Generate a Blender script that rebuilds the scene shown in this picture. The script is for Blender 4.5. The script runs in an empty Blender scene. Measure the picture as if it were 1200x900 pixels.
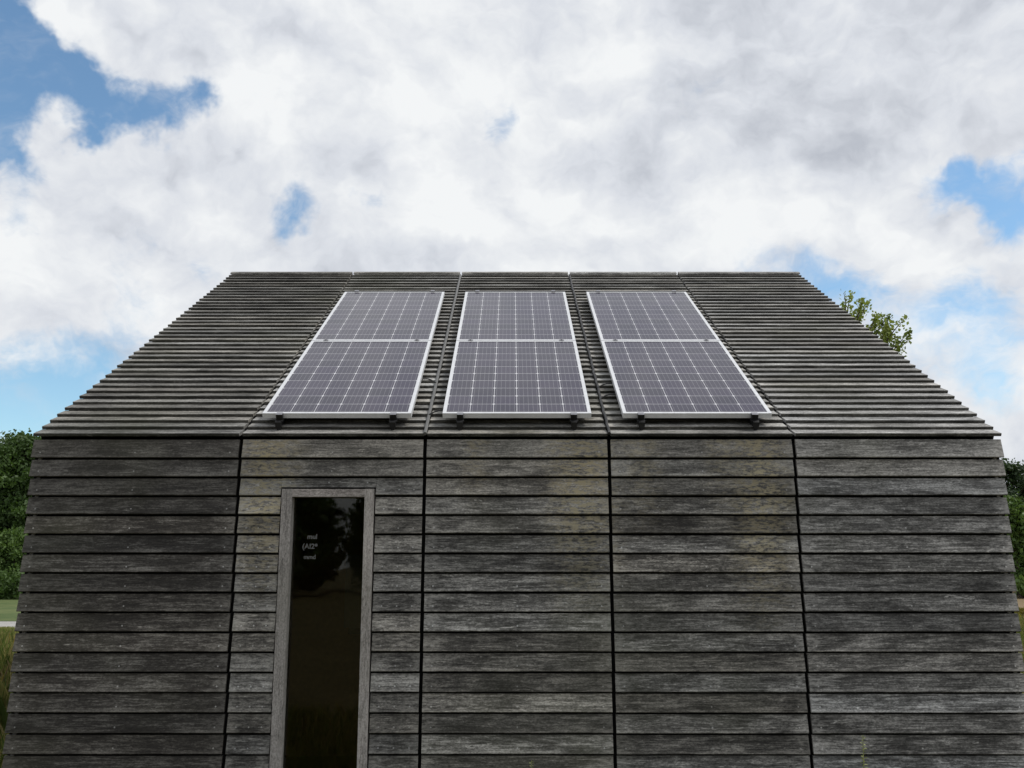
import bpy, math, random
import numpy as np
from mathutils import Vector, Matrix

random.seed(7)
rng = np.random.default_rng(11)
R = math.radians
scene = bpy.context.scene
COL = scene.collection

# ------------------------------------------------------------------ camera
F_PX, PITCH = 1105.0, R(10.8)          # focal length in pixels of a 1200 px wide frame
CAM = Vector((-0.036, -6.10, 1.60))
cam_d = bpy.data.cameras.new('camera')
cam_d.sensor_width = 36.0
cam_d.lens = 36.0 * F_PX / 1200.0
cam_d.clip_start = 0.05
cam_d.clip_end = 3000
cam = bpy.data.objects.new('camera', cam_d)
cam.location = CAM
cam.rotation_euler = (math.pi / 2 + PITCH, 0, 0)
COL.objects.link(cam)
scene.camera = cam


def view_dir(px, py):
    """world direction seen at a point of the 1200 x 900 photograph (used for sky directions)"""
    x, y = (px - 600) / F_PX, (450 - py) / F_PX
    c, s = math.cos(PITCH), math.sin(PITCH)
    return Vector((x, c - y * s, s + y * c)).normalized()


# ------------------------------------------------------------------ helpers
def tag(o, label=None, cat=None, group=None, kind=None):
    if label: o['label'] = label
    if cat: o['category'] = cat
    if group: o['group'] = group
    if kind: o['kind'] = kind
    return o


def empty(name, loc=(0, 0, 0), rot=(0, 0, 0)):
    o = bpy.data.objects.new(name, None)
    o.empty_display_size = 0.2
    o.location = loc
    o.rotation_euler = rot
    COL.objects.link(o)
    return o


class MB:
    """collects faces (with per-face random value and per-corner uvs) for ONE mesh object"""
    def __init__(self):
        self.v, self.f, self.r, self.uv, self.uv2, self.m = [], [], [], [], [], []

    def face(self, pts, rnd=0.5, uv=None, uv2=None, mat=0):
        n = len(self.v)
        self.v += [tuple(p) for p in pts]
        self.f.append(tuple(range(n, n + len(pts))))
        self.r.append(rnd)
        self.uv += list(uv) if uv else [(0.3, 0.05)] * len(pts)
        self.uv2 += list(uv2) if uv2 else [(0.3, 0.0)] * len(pts)
        self.m.append(mat)

    def prism(self, prof, x0, x1, frame, rnd=0.5, mat=0, edge=None):
        """extrude a closed profile [(a, b)...] from x0 to x1; frame maps (x, a, b) to a point"""
        n = len(prof)
        L = x1 - x0
        A = [frame(x0, a, b) for a, b in prof]
        B = [frame(x1, a, b) for a, b in prof]
        acc = 0.0
        for i in range(n):
            j = (i + 1) % n
            d = math.hypot(prof[j][0] - prof[i][0], prof[j][1] - prof[i][1])
            self.face([A[i], B[i], B[j], A[j]], rnd,
                      [(0, acc), (L, acc), (L, acc + d), (0, acc + d)],
                      [(L, 0), (0, 0), (0, 0), (L, 0)], mat if (edge is None or i not in (0, 1)) else edge)
            acc += d
        e = [(0.0, 0.3)] * n
        self.face(A[::-1], rnd, e, e, mat)
        self.face(B, rnd, e, e, mat)

    def box(self, x0, x1, y0, y1, z0, z1, frame=None, rnd=0.5, mat=0):
        fr = frame or (lambda x, a, b: (x, a, b))
        self.prism([(y0, z0), (y1, z0), (y1, z1), (y0, z1)], x0, x1, fr, rnd, mat)

    def tube(self, pts, rad, n=6, rnd=0.5, mat=0):
        pts = [Vector(p) for p in pts]
        if not isinstance(rad, (list, tuple)): rad = [rad] * len(pts)
        rings = []
        for i, p in enumerate(pts):
            t = (pts[min(i + 1, len(pts) - 1)] - pts[max(i - 1, 0)])
            if t.length < 1e-9: t = Vector((0, 0, 1))
            t.normalize()
            a = t.cross(Vector((0.31, 0.2, 0.9) if abs(t.z) < 0.9 else (1, 0.1, 0))).normalized()
            b = t.cross(a)
            rings.append([p + (a * math.cos(2 * math.pi * k / n) + b * math.sin(2 * math.pi * k / n)) * rad[i] for k in range(n)])
        for i in range(len(rings) - 1):
            for k in range(n):
                k2 = (k + 1) % n
                self.face([rings[i][k], rings[i + 1][k], rings[i + 1][k2], rings[i][k2]], rnd, mat=mat)
        self.face(rings[0], rnd, mat=mat)
        self.face(rings[-1][::-1], rnd, mat=mat)

    def build(self, name, mats, parent=None, offset=(0, 0, 0), loc=None, smooth=False):
        me = bpy.data.meshes.new(name)
        off = Vector(offset)
        me.from_pydata([tuple(Vector(v) - off) for v in self.v], [], self.f)
        if not isinstance(mats, (list, tuple)): mats = [mats]
        for m in mats: me.materials.append(m)
        at = me.attributes.new('rnd', 'FLOAT', 'FACE')
        at.data.foreach_set('value', np.array(self.r, dtype=np.float32))
        u = me.uv_layers.new(name='uv')
        u.data.foreach_set('uv', np.array(self.uv, dtype=np.float32).ravel())
        u2 = me.uv_layers.new(name='uv2')
        u2.data.foreach_set('uv', np.array(self.uv2, dtype=np.float32).ravel())
        me.polygons.foreach_set('material_index', np.array(self.m, dtype=np.int32))
        if smooth: me.polygons.foreach_set('use_smooth', np.ones(len(self.f), dtype=bool))
        me.update()
        o = bpy.data.objects.new(name, me)
        if loc is not None: o.location = loc
        if parent: o.parent = parent
        COL.objects.link(o)
        return o


def np_mesh(name, V, Fq, mats, rnd=None, parent=None, loc=None, n=4):
    """mesh from numpy arrays: V (N,3); Fq (M,n)"""
    me = bpy.data.meshes.new(name)
    M = len(Fq)
    me.vertices.add(len(V)); me.vertices.foreach_set('co', np.asarray(V, dtype=np.float32).ravel())
    me.loops.add(M * n); me.loops.foreach_set('vertex_index', np.asarray(Fq, dtype=np.int32).ravel())
    me.polygons.add(M)
    me.polygons.foreach_set('loop_start', np.arange(0, M * n, n, dtype=np.int32))
    me.polygons.foreach_set('loop_total', np.full(M, n, dtype=np.int32))
    if not isinstance(mats, (list, tuple)): mats = [mats]
    for m in mats: me.materials.append(m)
    if rnd is not None:
        at = me.attributes.new('rnd', 'FLOAT', 'FACE')
        at.data.foreach_set('value', np.asarray(rnd, dtype=np.float32))
    me.update(calc_edges=True)
    o = bpy.data.objects.new(name, me)
    if loc is not None: o.location = loc
    if parent: o.parent = parent
    COL.objects.link(o)
    return o


# ------------------------------------------------------------------ node helpers
class NT:
    def __init__(self, tree):
        self.t = tree
        tree.nodes.clear()

    def n(self, typ, **kw):
        nd = self.t.nodes.new(typ)
        for k, v in kw.items(): setattr(nd, k, v)
        return nd

    def put(self, sock, val):
        if hasattr(val, 'is_linked') or isinstance(val, bpy.types.NodeSocket):
            self.t.links.new(val, sock)
        else:
            if sock.type == 'RGBA' and len(val) == 3: val = (*val, 1)
            sock.default_value = val

    def math(self, op, a, b=0.0, c=0.0, clamp=False):
        nd = self.n('ShaderNodeMath', operation=op, use_clamp=clamp)
        self.put(nd.inputs[0], a); self.put(nd.inputs[1], b); self.put(nd.inputs[2], c)
        return nd.outputs[0]

    def vmath(self, op, a, b=(0, 0, 0), out=0):
        nd = self.n('ShaderNodeVectorMath', operation=op)
        self.put(nd.inputs[0], a); self.put(nd.inputs[1], b)
        return nd.outputs['Value'] if op in ('DOT_PRODUCT', 'LENGTH', 'DISTANCE') else nd.outputs[0]

    def scale(self, v, s):
        nd = self.n('ShaderNodeVectorMath', operation='SCALE')
        self.put(nd.inputs[0], v); self.put(nd.inputs['Scale'], s)
        return nd.outputs[0]

    def noise(self, vec, scale, detail=4.0, rough=0.5, lac=2.0, dist=0.0, col=False):
        nd = self.n('ShaderNodeTexNoise')
        self.put(nd.inputs['Vector'], vec)
        nd.inputs['Scale'].default_value = scale
        nd.inputs['Detail'].default_value = detail
        nd.inputs['Roughness'].default_value = rough
        nd.inputs['Lacunarity'].default_value = lac
        nd.inputs['Distortion'].default_value = dist
        return nd.outputs['Color'] if col else nd.outputs[0]

    def mr(self, v, a, b, c=0.0, d=1.0, smooth=False):
        nd = self.n('ShaderNodeMapRange', interpolation_type='SMOOTHSTEP' if smooth else 'LINEAR')
        nd.clamp = True
        for k, x in enumerate((v, a, b, c, d)): self.put(nd.inputs[k], x)
        return nd.outputs[0]

    def mix(self, fac, a, b, mode='MIX'):
        nd = self.n('ShaderNodeMix', data_type='RGBA', blend_type=mode)
        self.put(nd.inputs[0], fac); self.put(nd.inputs[6], a); self.put(nd.inputs[7], b)
        return nd.outputs[2]

    def xyz(self, v):
        nd = self.n('ShaderNodeSeparateXYZ'); self.put(nd.inputs[0], v)
        return nd.outputs

    def comb(self, x, y, z):
        nd = self.n('ShaderNodeCombineXYZ')
        self.put(nd.inputs[0], x); self.put(nd.inputs[1], y); self.put(nd.inputs[2], z)
        return nd.outputs[0]

    def attr(self, name):
        return self.n('ShaderNodeAttribute', attribute_name=name).outputs['Fac']


def material(name):
    m = bpy.data.materials.new(name)
    m.use_nodes = True
    return m, NT(m.node_tree)


def finish(nt, color, rough=0.6, metallic=0.0, spec=0.5, bump=None, bstr=0.3, bdist=0.01):
    b = nt.n('ShaderNodeBsdfPrincipled')
    nt.put(b.inputs['Base Color'], color)
    nt.put(b.inputs['Roughness'], rough)
    nt.put(b.inputs['Metallic'], metallic)
    nt.put(b.inputs['Specular IOR Level'], spec)
    if bump is not None:
        bn = nt.n('ShaderNodeBump')
        bn.inputs['Strength'].default_value = bstr
        bn.inputs['Distance'].default_value = bdist
        nt.put(bn.inputs['Height'], bump)
        nt.put(b.inputs['Normal'], bn.outputs[0])
    o = nt.n('ShaderNodeOutputMaterial')
    nt.put(o.inputs[0], b.outputs[0])
    return b


def plain(name, color, rough=0.5, metallic=0.0, spec=0.5, var=0.15, scale=30):
    m, nt = material(name)
    co = nt.n('ShaderNodeTexCoord').outputs['Object']
    n = nt.noise(co, scale, 4, 0.6)
    k = nt.mr(n, 0.3, 0.7, 1 - var, 1 + var)
    c = nt.mix(1.0, color, nt.comb(k, k, k), 'MULTIPLY')
    finish(nt, c, nt.mr(n, 0.3, 0.7, max(rough - 0.08, 0.02), min(rough + 0.08, 1)), metallic, spec)
    return m


# ------------------------------------------------------------------ materials
def centred(nt, v, k=1.0):
    return nt.math('MULTIPLY', nt.math('SUBTRACT', v, 0.5), k)


def wood(name, dark, mid, light, stains=(), gain=1.0, bleach=0.0, axis='x', warm=0.0):
    """grey weathered board: grain along the board, every board with its own tone"""
    m, nt = material(name)
    obj = nt.n('ShaderNodeTexCoord').outputs['Object']
    rnd = nt.attr('rnd')
    uv = nt.n('ShaderNodeUVMap', uv_map='uv').outputs[0]
    uv2 = nt.n('ShaderNodeUVMap', uv_map='uv2').outputs[0]
    dl, vv, _ = nt.xyz(uv)
    dr, _, _ = nt.xyz(uv2)
    x, y, z = nt.xyz(obj)
    if axis == 'y': x, y = y, x
    if axis == 'z': x, z = z, x
    off = nt.math('MULTIPLY', rnd, 37.0)
    x1 = nt.math('ADD', x, nt.math('MULTIPLY', rnd, 53.0))
    P = nt.comb(x1, nt.math('ADD', y, off), z)
    grain = nt.noise(nt.vmath('MULTIPLY', P, (5.0, 150, 150)), 1.0, 5, 0.62)
    streak = nt.noise(nt.vmath('MULTIPLY', P, (4.5, 58, 58)), 1.0, 7, 0.66, dist=0.8)
    patch = nt.noise(nt.vmath('MULTIPLY', P, (2.6, 9, 9)), 1.0, 6, 0.6, dist=0.6)
    fleck = nt.noise(nt.vmath('MULTIPLY', P, (30, 100, 100)), 1.0, 5, 0.72)
    big = nt.noise(nt.comb(x, y, z), 0.9, 3, 0.5)
    t = 0.5
    for q_, w_ in ((streak, 1.35), (patch, 1.15), (grain, 0.80), (fleck, 1.0)):
        t = nt.math('ADD', t, nt.math('MULTIPLY', nt.math('SUBTRACT', q_, 0.5), w_))
    c = nt.mix(nt.mr(t, 0.22, 0.52), dark, mid)
    c = nt.mix(nt.mr(t, 0.52, 0.88), c, light)
    # bleached flakes
    fl = nt.noise(nt.vmath('MULTIPLY', P, (6.5, 34, 34)), 1.0, 5, 0.62, dist=1.3)
    flm = nt.math('MULTIPLY', nt.mr(fl, 0.62, 0.70), nt.mr(fleck, 0.40, 0.55))
    c = nt.mix(nt.math('MULTIPLY', flm, 0.75), c, tuple(min(1, v * 1.35) for v in light))
    blo = nt.noise(nt.vmath('MULTIPLY', P, (3.2, 13, 13)), 1.0, 6, 0.68, dist=0.9)
    blm = nt.math('MULTIPLY', nt.mr(blo, 0.54, 0.68), nt.mr(fleck, 0.36, 0.62))
    c = nt.mix(nt.math('MULTIPLY', blm, 0.42), c, light)
    if bleach:
        bz = nt.math('ADD', z, centred(nt, patch, 0.7))
        c = nt.mix(nt.math('MULTIPLY', nt.mr(bz, 1.75, 2.45, 0, bleach, smooth=True), nt.mr(t, 0.25, 0.75, 0.35, 1.0)), c, light)
    # worn lower edge and pin-sharp pores
    worn = nt.math('MULTIPLY', nt.mr(vv, 0.040, 0.024, 0, 0.55), nt.mr(patch, 0.42, 0.58))
    c = nt.mix(nt.math('MULTIPLY', worn, nt.math('GREATER_THAN', vv, 0.0235)), c, light)
    pore = nt.noise(nt.vmath('MULTIPLY', P, (75, 140, 140)), 1.0, 2, 0.7)
    pk = nt.mr(pore, 0.30, 0.70, 0.55, 1.45)
    c = nt.mix(1.0, c, nt.comb(pk, pk, pk), 'MULTIPLY')
    # bleached board ends
    dmin = nt.math('MINIMUM', dl, dr)
    wob = nt.noise(nt.vmath('MULTIPLY', P, (9, 30, 30)), 1.0, 4, 0.6)
    lim = nt.mr(wob, 0.35, 0.75, 0.0, 0.20)
    endm = nt.math('MULTIPLY', nt.mr(nt.math('SUBTRACT', lim, dmin), -0.02, 0.07, 0, 0.55), nt.mr(fleck, 0.36, 0.58))
    c = nt.mix(endm, c, light)
    # nail heads: two at the ends and one in the middle of the board
    vx = nt.math('MINIMUM', nt.math('ABSOLUTE', nt.math('SUBTRACT', dmin, 0.055)),
                 nt.math('MULTIPLY', nt.math('ABSOLUTE', nt.math('SUBTRACT', dl, dr)), 0.5))
    vz = nt.math('ABSOLUTE', nt.math('SUBTRACT', vv, 0.052))
    dist = nt.math('SQRT', nt.math('ADD', nt.math('MULTIPLY', vx, vx), nt.math('MULTIPLY', vz, vz)))
    nail = nt.math('MULTIPLY', nt.math('LESS_THAN', dist, 0.0050), 0.75)
    c = nt.mix(nail, c, (0.42, 0.42, 0.41))
    # lichen / algae runs
    if stains:
        acc = None
        for (sx, w, z_lo, z_hi, amt) in stains:
            wx = nt.math('ADD', x, nt.math('MULTIPLY', nt.math('SUBTRACT', patch, 0.5), 0.25))
            g = nt.mr(nt.math('ABSOLUTE', nt.math('SUBTRACT', wx, sx)), w, 0.0, 0, amt, smooth=True)
            g = nt.math('MULTIPLY', g, nt.mr(z, z_lo, z_hi, 0, 1))
            acc = g if acc is None else nt.math('MAXIMUM', acc, g)
        bro = nt.noise(nt.vmath('MULTIPLY', P, (22, 60, 60)), 1.0, 5, 0.65)
        sm = nt.math('MULTIPLY', acc, nt.mr(nt.math('ADD', bro, nt.math('MULTIPLY', nt.math('SUBTRACT', fleck, 0.5), 0.5)), 0.44, 0.58))
        c = nt.mix(sm, c, (0.32, 0.282, 0.185))
    # faint green and brown casts
    c = nt.mix(nt.mr(big, 0.52, 0.72, 0, 0.30), c, (0.075, 0.080, 0.045))
    if warm: c = nt.mix(warm, c, (0.085, 0.068, 0.052))
    r2 = nt.math('FRACT', nt.math('MULTIPLY', rnd, 7.31))
    k = nt.mr(rnd, 0, 1, 0.62 * gain, 1.36 * gain)
    hue = nt.mix(r2, (1.03, 1.0, 0.96), (0.99, 1.0, 1.02))
    c = nt.mix(1.0, c, nt.comb(k, k, k), 'MULTIPLY')
    c = nt.mix(1.0, c, hue, 'MULTIPLY')
    h = nt.math('ADD', nt.math('MULTIPLY', grain, 0.6), nt.math('MULTIPLY', streak, 0.5))
    finish(nt, c, nt.mr(streak, 0.3, 0.7, 0.62, 0.85), spec=0.28, bump=h, bstr=0.45, bdist=0.004)
    return m


# stains: x centre, half width, z (local) fading range, amount
ST_WALL = [(-1.62, 0.30, 1.30, 2.0, 1.0), (-0.28, 0.14, 1.9, 2.4, 0.6), (0.42, 0.34, 1.20, 2.0, 1.0),
           (0.80, 0.20, 1.7, 2.4, 0.6), (1.56, 0.28, 1.10, 2.0, 1.0), (1.33, 0.20, 1.8, 2.4, 0.6)]
ST_ROOF = [(0.0, 1.75, 2.95, 2.40, 0.30)]
W_WALL = wood('weathered_wall_boards', (0.033, 0.031, 0.028), (0.105, 0.101, 0.093), (0.36, 0.348, 0.320), ST_WALL, bleach=0.42)
W_WALL_DARK = wood('dark_wall_boards', (0.015, 0.014, 0.0125), (0.044, 0.041, 0.037), (0.19, 0.183, 0.168), warm=0.08, bleach=0.30)
W_WALL_GREY = wood('silver_wall_boards', (0.035, 0.034, 0.032), (0.110, 0.108, 0.103), (0.35, 0.344, 0.330), bleach=0.32)
W_ROOF = wood('weathered_roof_boards', (0.070, 0.069, 0.064), (0.200, 0.197, 0.186), (0.48, 0.475, 0.455), ST_ROOF)
W_ROOF_DARK = wood('brown_roof_boards', (0.050, 0.049, 0.045), (0.140, 0.137, 0.127), (0.36, 0.353, 0.332))
W_ROOF_GREY = wood('silver_roof_boards', (0.070, 0.069, 0.066), (0.195, 0.193, 0.186), (0.46, 0.455, 0.44))
W_EDGE = wood('dark_board_edges', (0.017, 0.017, 0.015), (0.050, 0.048, 0.043), (0.14, 0.137, 0.126))  # darker wood tone for the lower edge faces of the roof boards
W_GABLE = wood('gable_boards', (0.042, 0.041, 0.039), (0.105, 0.103, 0.097), (0.22, 0.216, 0.205), axis='y')
W_FRAME = wood('window_frame_wood', (0.16, 0.150, 0.141), (0.29, 0.272, 0.258), (0.42, 0.397, 0.378), axis='z')
W_FRAME_H = wood('window_head_wood', (0.16, 0.147, 0.138), (0.29, 0.268, 0.255), (0.42, 0.39, 0.375))
M_FELT = plain('black_underlay_felt', (0.006, 0.006, 0.006), 0.9, spec=0.1)
M_LINING = plain('dark_lining', (0.20, 0.130, 0.065), 0.8, spec=0.2)
M_ALU = plain('anodised_frame', (0.66, 0.67, 0.69), 0.38, 0.25, var=0.06)
M_RAIL = plain('black_rail', (0.012, 0.012, 0.013), 0.45, 0.2, var=0.2)
M_CLIP = plain('clamp_metal', (0.26, 0.26, 0.28), 0.4, 0.6)
M_CABLE = plain('cable_sheath', (0.016, 0.016, 0.017), 0.55)
M_CONDUIT = plain('grey_conduit', (0.105, 0.105, 0.102), 0.5)
M_LETTER = plain('frosted_lettering', (0.14, 0.14, 0.135), 0.8, spec=0.1, var=0.4, scale=90)
M_FURN = plain('dark_cabinet', (0.010, 0.010, 0.010), 0.5)
M_BOARD = plain('grey_board', (0.10, 0.105, 0.095), 0.6)


def glass():
    m, nt = material('window_glass')
    fr = nt.n('ShaderNodeFresnel'); fr.inputs[0].default_value = 1.42
    tr = nt.n('ShaderNodeBsdfTransparent'); tr.inputs[0].default_value = (0.72, 0.70, 0.62, 1)
    gl = nt.n('ShaderNodeBsdfGlossy'); gl.inputs['Roughness'].default_value = 0.02
    gl.inputs[0].default_value = (0.9, 0.92, 0.9, 1)
    co = nt.n('ShaderNodeTexCoord').outputs['Object']
    bn = nt.n('ShaderNodeBump'); bn.inputs['Strength'].default_value = 0.05; bn.inputs['Distance'].default_value = 0.02
    nt.put(bn.inputs['Height'], nt.noise(co, 3.0, 2, 0.5))
    nt.put(gl.inputs['Normal'], bn.outputs[0])
    mx = nt.n('ShaderNodeMixShader')
    nt.put(mx.inputs[0], fr.outputs[0]); nt.put(mx.inputs[1], tr.outputs[0]); nt.put(mx.inputs[2], gl.outputs[0])
    o = nt.n('ShaderNodeOutputMaterial'); nt.put(o.inputs[0], mx.outputs[0])
    return m


def cells():
    """solar laminate: uv in metres across (0-0.932) and up (0-1.58): 6 x 10 cells, five busbars each"""
    m, nt = material('solar_cells')
    uv = nt.n('ShaderNodeUVMap', uv_map='uv').outputs[0]
    u, v, _ = nt.xyz(uv)
    NX, NY, W, H = 6, 10, 0.934, 1.582

    def cell(t, n, L):
        s = nt.math('MULTIPLY', t, n / L)
        fr = nt.math('FRACT', s)
        return nt.math('FLOOR', s), fr, nt.math('MULTIPLY', nt.math('MINIMUM', fr, nt.math('SUBTRACT', 1.0, fr)), L / n)
    iu, fu, du = cell(u, NX, W)
    iv, fv, dv = cell(v, NY, H)
    gap_u = nt.math('LESS_THAN', du, 0.0016)
    gap_v = nt.math('LESS_THAN', dv, 0.0016)
    corner = nt.math('LESS_THAN', nt.math('ADD', du, dv), 0.012)
    back = nt.math('MAXIMUM', nt.math('MAXIMUM', gap_u, gap_v), corner)
    b = nt.math('FRACT', nt.math('MULTIPLY', fu, 5.0))
    db = nt.math('MULTIPLY', nt.math('ABSOLUTE', nt.math('SUBTRACT', b, 0.5)), W / NX / 5)
    bus = nt.math('LESS_THAN', db, 0.0009)
    wn = nt.n('ShaderNodeTexWhiteNoise', noise_dimensions='3D')
    info = nt.n('ShaderNodeObjectInfo').outputs['Random']
    nt.put(wn.inputs['Vector'], nt.comb(iu, iv, nt.math('MULTIPLY', info, 20)))
    wv = wn.outputs['Value']
    k = nt.mr(wv, 0, 1, 0.85, 1.15)
    base = nt.mix(1.0, nt.mix(wv, (0.018, 0.013, 0.034), (0.023, 0.016, 0.039)), nt.comb(k, k, k), 'MULTIPLY')
    co = nt.n('ShaderNodeTexCoord').outputs['Object']
    dirt = nt.noise(co, 2.2, 6, 0.65)
    base = nt.mix(nt.mr(dirt, 0.45, 0.8, 0.0, 0.14), base, (0.16, 0.155, 0.15))
    c = nt.mix(nt.math('MULTIPLY', bus, 0.45), base, (0.40, 0.40, 0.42))
    c = nt.mix(back, c, (0.62, 0.62, 0.64))
    # fine dust along the lower edge
    c = nt.mix(nt.math('MULTIPLY', nt.mr(v, 0.05, 0.0, 0, 0.5), nt.mr(dirt, 0.35, 0.6)), c, (0.20, 0.19, 0.17))
    finish(nt, c, nt.mr(dirt, 0.3, 0.7, 0.05, 0.13), spec=0.42)
    return m


def leaf_mat(name, c0, c1, rough=0.55):
    m, nt = material(name)
    r = nt.attr('rnd')
    c = nt.mix(r, c0, c1)
    b = nt.n('ShaderNodeBsdfPrincipled')
    nt.put(b.inputs['Base Color'], c)
    b.inputs['Roughness'].default_value = rough
    b.inputs['Specular IOR Level'].default_value = 0.3
    tl = nt.n('ShaderNodeBsdfTranslucent'); nt.put(tl.inputs[0], nt.mix(1.0, c, (1.15, 1.25, 0.6), 'MULTIPLY'))
    mx = nt.n('ShaderNodeMixShader'); mx.inputs[0].default_value = 0.30
    nt.put(mx.inputs[1], b.outputs[0]); nt.put(mx.inputs[2], tl.outputs[0])
    o = nt.n('ShaderNodeOutputMaterial'); nt.put(o.inputs[0], mx.outputs[0])
    return m


M_GLASS = glass()
M_CELLS = cells()
M_LEAF_DARK = leaf_mat('dark_leaves', (0.035, 0.068, 0.017), (0.092, 0.155, 0.042))
M_LEAF_MID = leaf_mat('mid_leaves', (0.050, 0.095, 0.022), (0.12, 0.19, 0.052))
M_LEAF_FRESH = leaf_mat('fresh_leaves', (0.13, 0.18, 0.035), (0.33, 0.38, 0.11))
M_LEAF_CONIFER = leaf_mat('conifer_needles', (0.022, 0.042, 0.018), (0.062, 0.10, 0.042))
M_LEAF_YELLOW = leaf_mat('yellow_leaves', (0.14, 0.115, 0.016), (0.26, 0.21, 0.04))
M_WEED = leaf_mat('weed_leaves', (0.16, 0.20, 0.06), (0.42, 0.44, 0.20))
M_BARK = plain('bark', (0.085, 0.070, 0.055), 0.9, spec=0.1, var=0.4, scale=12)
M_STEM = plain('green_stem', (0.22, 0.24, 0.09), 0.7, spec=0.2)


def grass_mat():
    m, nt = material('grass_blades')
    r = nt.attr('rnd')
    ra = nt.n('ShaderNodeValToRGB')
    el = ra.color_ramp.elements
    el[0].position = 0.0; el[0].color = (0.11, 0.17, 0.035, 1)
    el[1].position = 1.0; el[1].color = (0.34, 0.25, 0.12, 1)
    for p, c in ((0.45, (0.20, 0.26, 0.06, 1)), (0.62, (0.36, 0.35, 0.10, 1)), (0.80, (0.46, 0.38, 0.17, 1)),
                 (0.90, (0.30, 0.20, 0.11, 1)), (0.93, (0.62, 0.45, 0.02, 1)), (0.955, (0.62, 0.45, 0.02, 1)), (0.96, (0.30, 0.22, 0.11, 1))):
        e = el.new(p); e.color = c
    nt.put(ra.inputs[0], r)
    b = nt.n('ShaderNodeBsdfPrincipled'); nt.put(b.inputs['Base Color'], ra.outputs[0])
    b.inputs['Roughness'].default_value = 0.6; b.inputs['Specular IOR Level'].default_value = 0.25
    tl = nt.n('ShaderNodeBsdfTranslucent'); nt.put(tl.inputs[0], ra.outputs[0])
    mx = nt.n('ShaderNodeMixShader'); mx.inputs[0].default_value = 0.3
    nt.put(mx.inputs[1], b.outputs[0]); nt.put(mx.inputs[2], tl.outputs[0])
    o = nt.n('ShaderNodeOutputMaterial'); nt.put(o.inputs[0], mx.outputs[0])
    return m


def ground_mat(name, a, b, s1=0.6, s2=14.0):
    m, nt = material(name)
    co = nt.n('ShaderNodeTexCoord').outputs['Object']
    n1 = nt.noise(co, s1, 6, 0.6)
    n2 = nt.noise(co, s2, 5, 0.7)
    t = nt.math('ADD', nt.math('MULTIPLY', n1, 0.5), nt.math('MULTIPLY', n2, 0.5))
    finish(nt, nt.mix(nt.mr(t, 0.35, 0.65), a, b), 0.9, spec=0.15, bump=n2, bstr=0.6, bdist=0.05)
    return m


M_GRASS = grass_mat()
M_GROUND = ground_mat('meadow_soil', (0.070, 0.062, 0.026), (0.150, 0.125, 0.060))
M_LAWN = ground_mat('mown_lawn', (0.045, 0.080, 0.022), (0.130, 0.150, 0.060), 0.35, 3)
M_DRY = ground_mat('dry_lawn', (0.15, 0.115, 0.065), (0.23, 0.17, 0.10), 0.4, 8)
M_PATH = ground_mat('path_gravel', (0.30, 0.29, 0.275), (0.42, 0.41, 0.39), 1.0, 40)

# ------------------------------------------------------------------ ground, lawn, path
def sheet(name, pts, z, mat, kind='structure', label=None, cat=None):
    b = MB()
    b.face([(x, y, z) for x, y in pts])
    o = b.build(name, mat)
    return tag(o, label, cat, kind=kind)


sheet('ground', [(-900, -900), (900, -900), (900, 900), (-900, 900)], 0.0, M_GROUND,
      label='rough meadow ground around the timber cabin', cat='ground')
sheet('lawn', [(-90, 21.4), (-8, 21.4), (-8, 60), (-90, 60)], 0.004, M_LAWN,
      label='mown green lawn beyond the pale path on the left', cat='lawn')
sheet('dry_grass', [(8, 25), (90, 25), (90, 60), (8, 60)], 0.004, M_DRY,
      label='dry tan grass field before the trees on the right', cat='field')
sheet('path', [(-90, 18.2), (-7, 18.2), (-7, 21.2), (-90, 21.2)], 0.010, M_PATH,
      label='pale gravel path crossing the field left of the cabin', cat='path')

# ------------------------------------------------------------------ the cabin
HX = 3.159                                   # half length of the front
SEAMS = [-HX, -1.805, -0.603, 0.597, 1.803, HX]
GAP = 0.023
TH = R(30.5)
CT, SN = math.cos(TH), math.sin(TH)
EZ = 2.436                                   # outer lower edge of the roof
RL = 4.634                                   # slope length
RUN, RISE = RL * CT, RL * SN
DEPTH = 2 * RUN
BASE = Vector((0, RUN, 0))

cabin = empty('timber_cabin', BASE)
tag(cabin, 'low grey timber cabin clad in weathered lapped boards under a pitched board roof', 'cabin')


def hb(b, name, mats, parent=None, smooth=False):
    """part of the cabin, modelled in world coordinates"""
    return b.build(name, mats, parent or cabin, offset=BASE, smooth=smooth)


def board_prof(h, t, lean, cut=0.0, lap=0.026):
    """cross-section of a lapped board in (out, up): lower outer edge at (0, cut); leans inwards going up"""
    k = lean
    top = h + lap
    return [(-t, cut), (-0.004, cut), (0.0 - k * (cut + 0.003), cut + 0.004), (-k * top, top), (-k * top - t, top)]


ROW = 0.1217
Z_TOP = 2.279
NROWS = 18
WT, WLEAN = 0.020, 0.025 / ROW
WX0, WX1, WZ1 = -1.518, -0.924, 2.075        # window frame outline


def wall_board(b, x0, x1, z, rnd, cut=0.0, lap=0.026, h=ROW):
    j = random.uniform(-0.0015, 0.0015)
    o = random.uniform(-0.002, 0.002)
    fr = lambda x, a, c: (x, -a + o, z + c + j)
    b.prism(board_prof(h, WT, WLEAN, cut, lap), x0 + random.uniform(-.001, .001), x1 + random.uniform(-.001, .001), fr, rnd)


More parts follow.
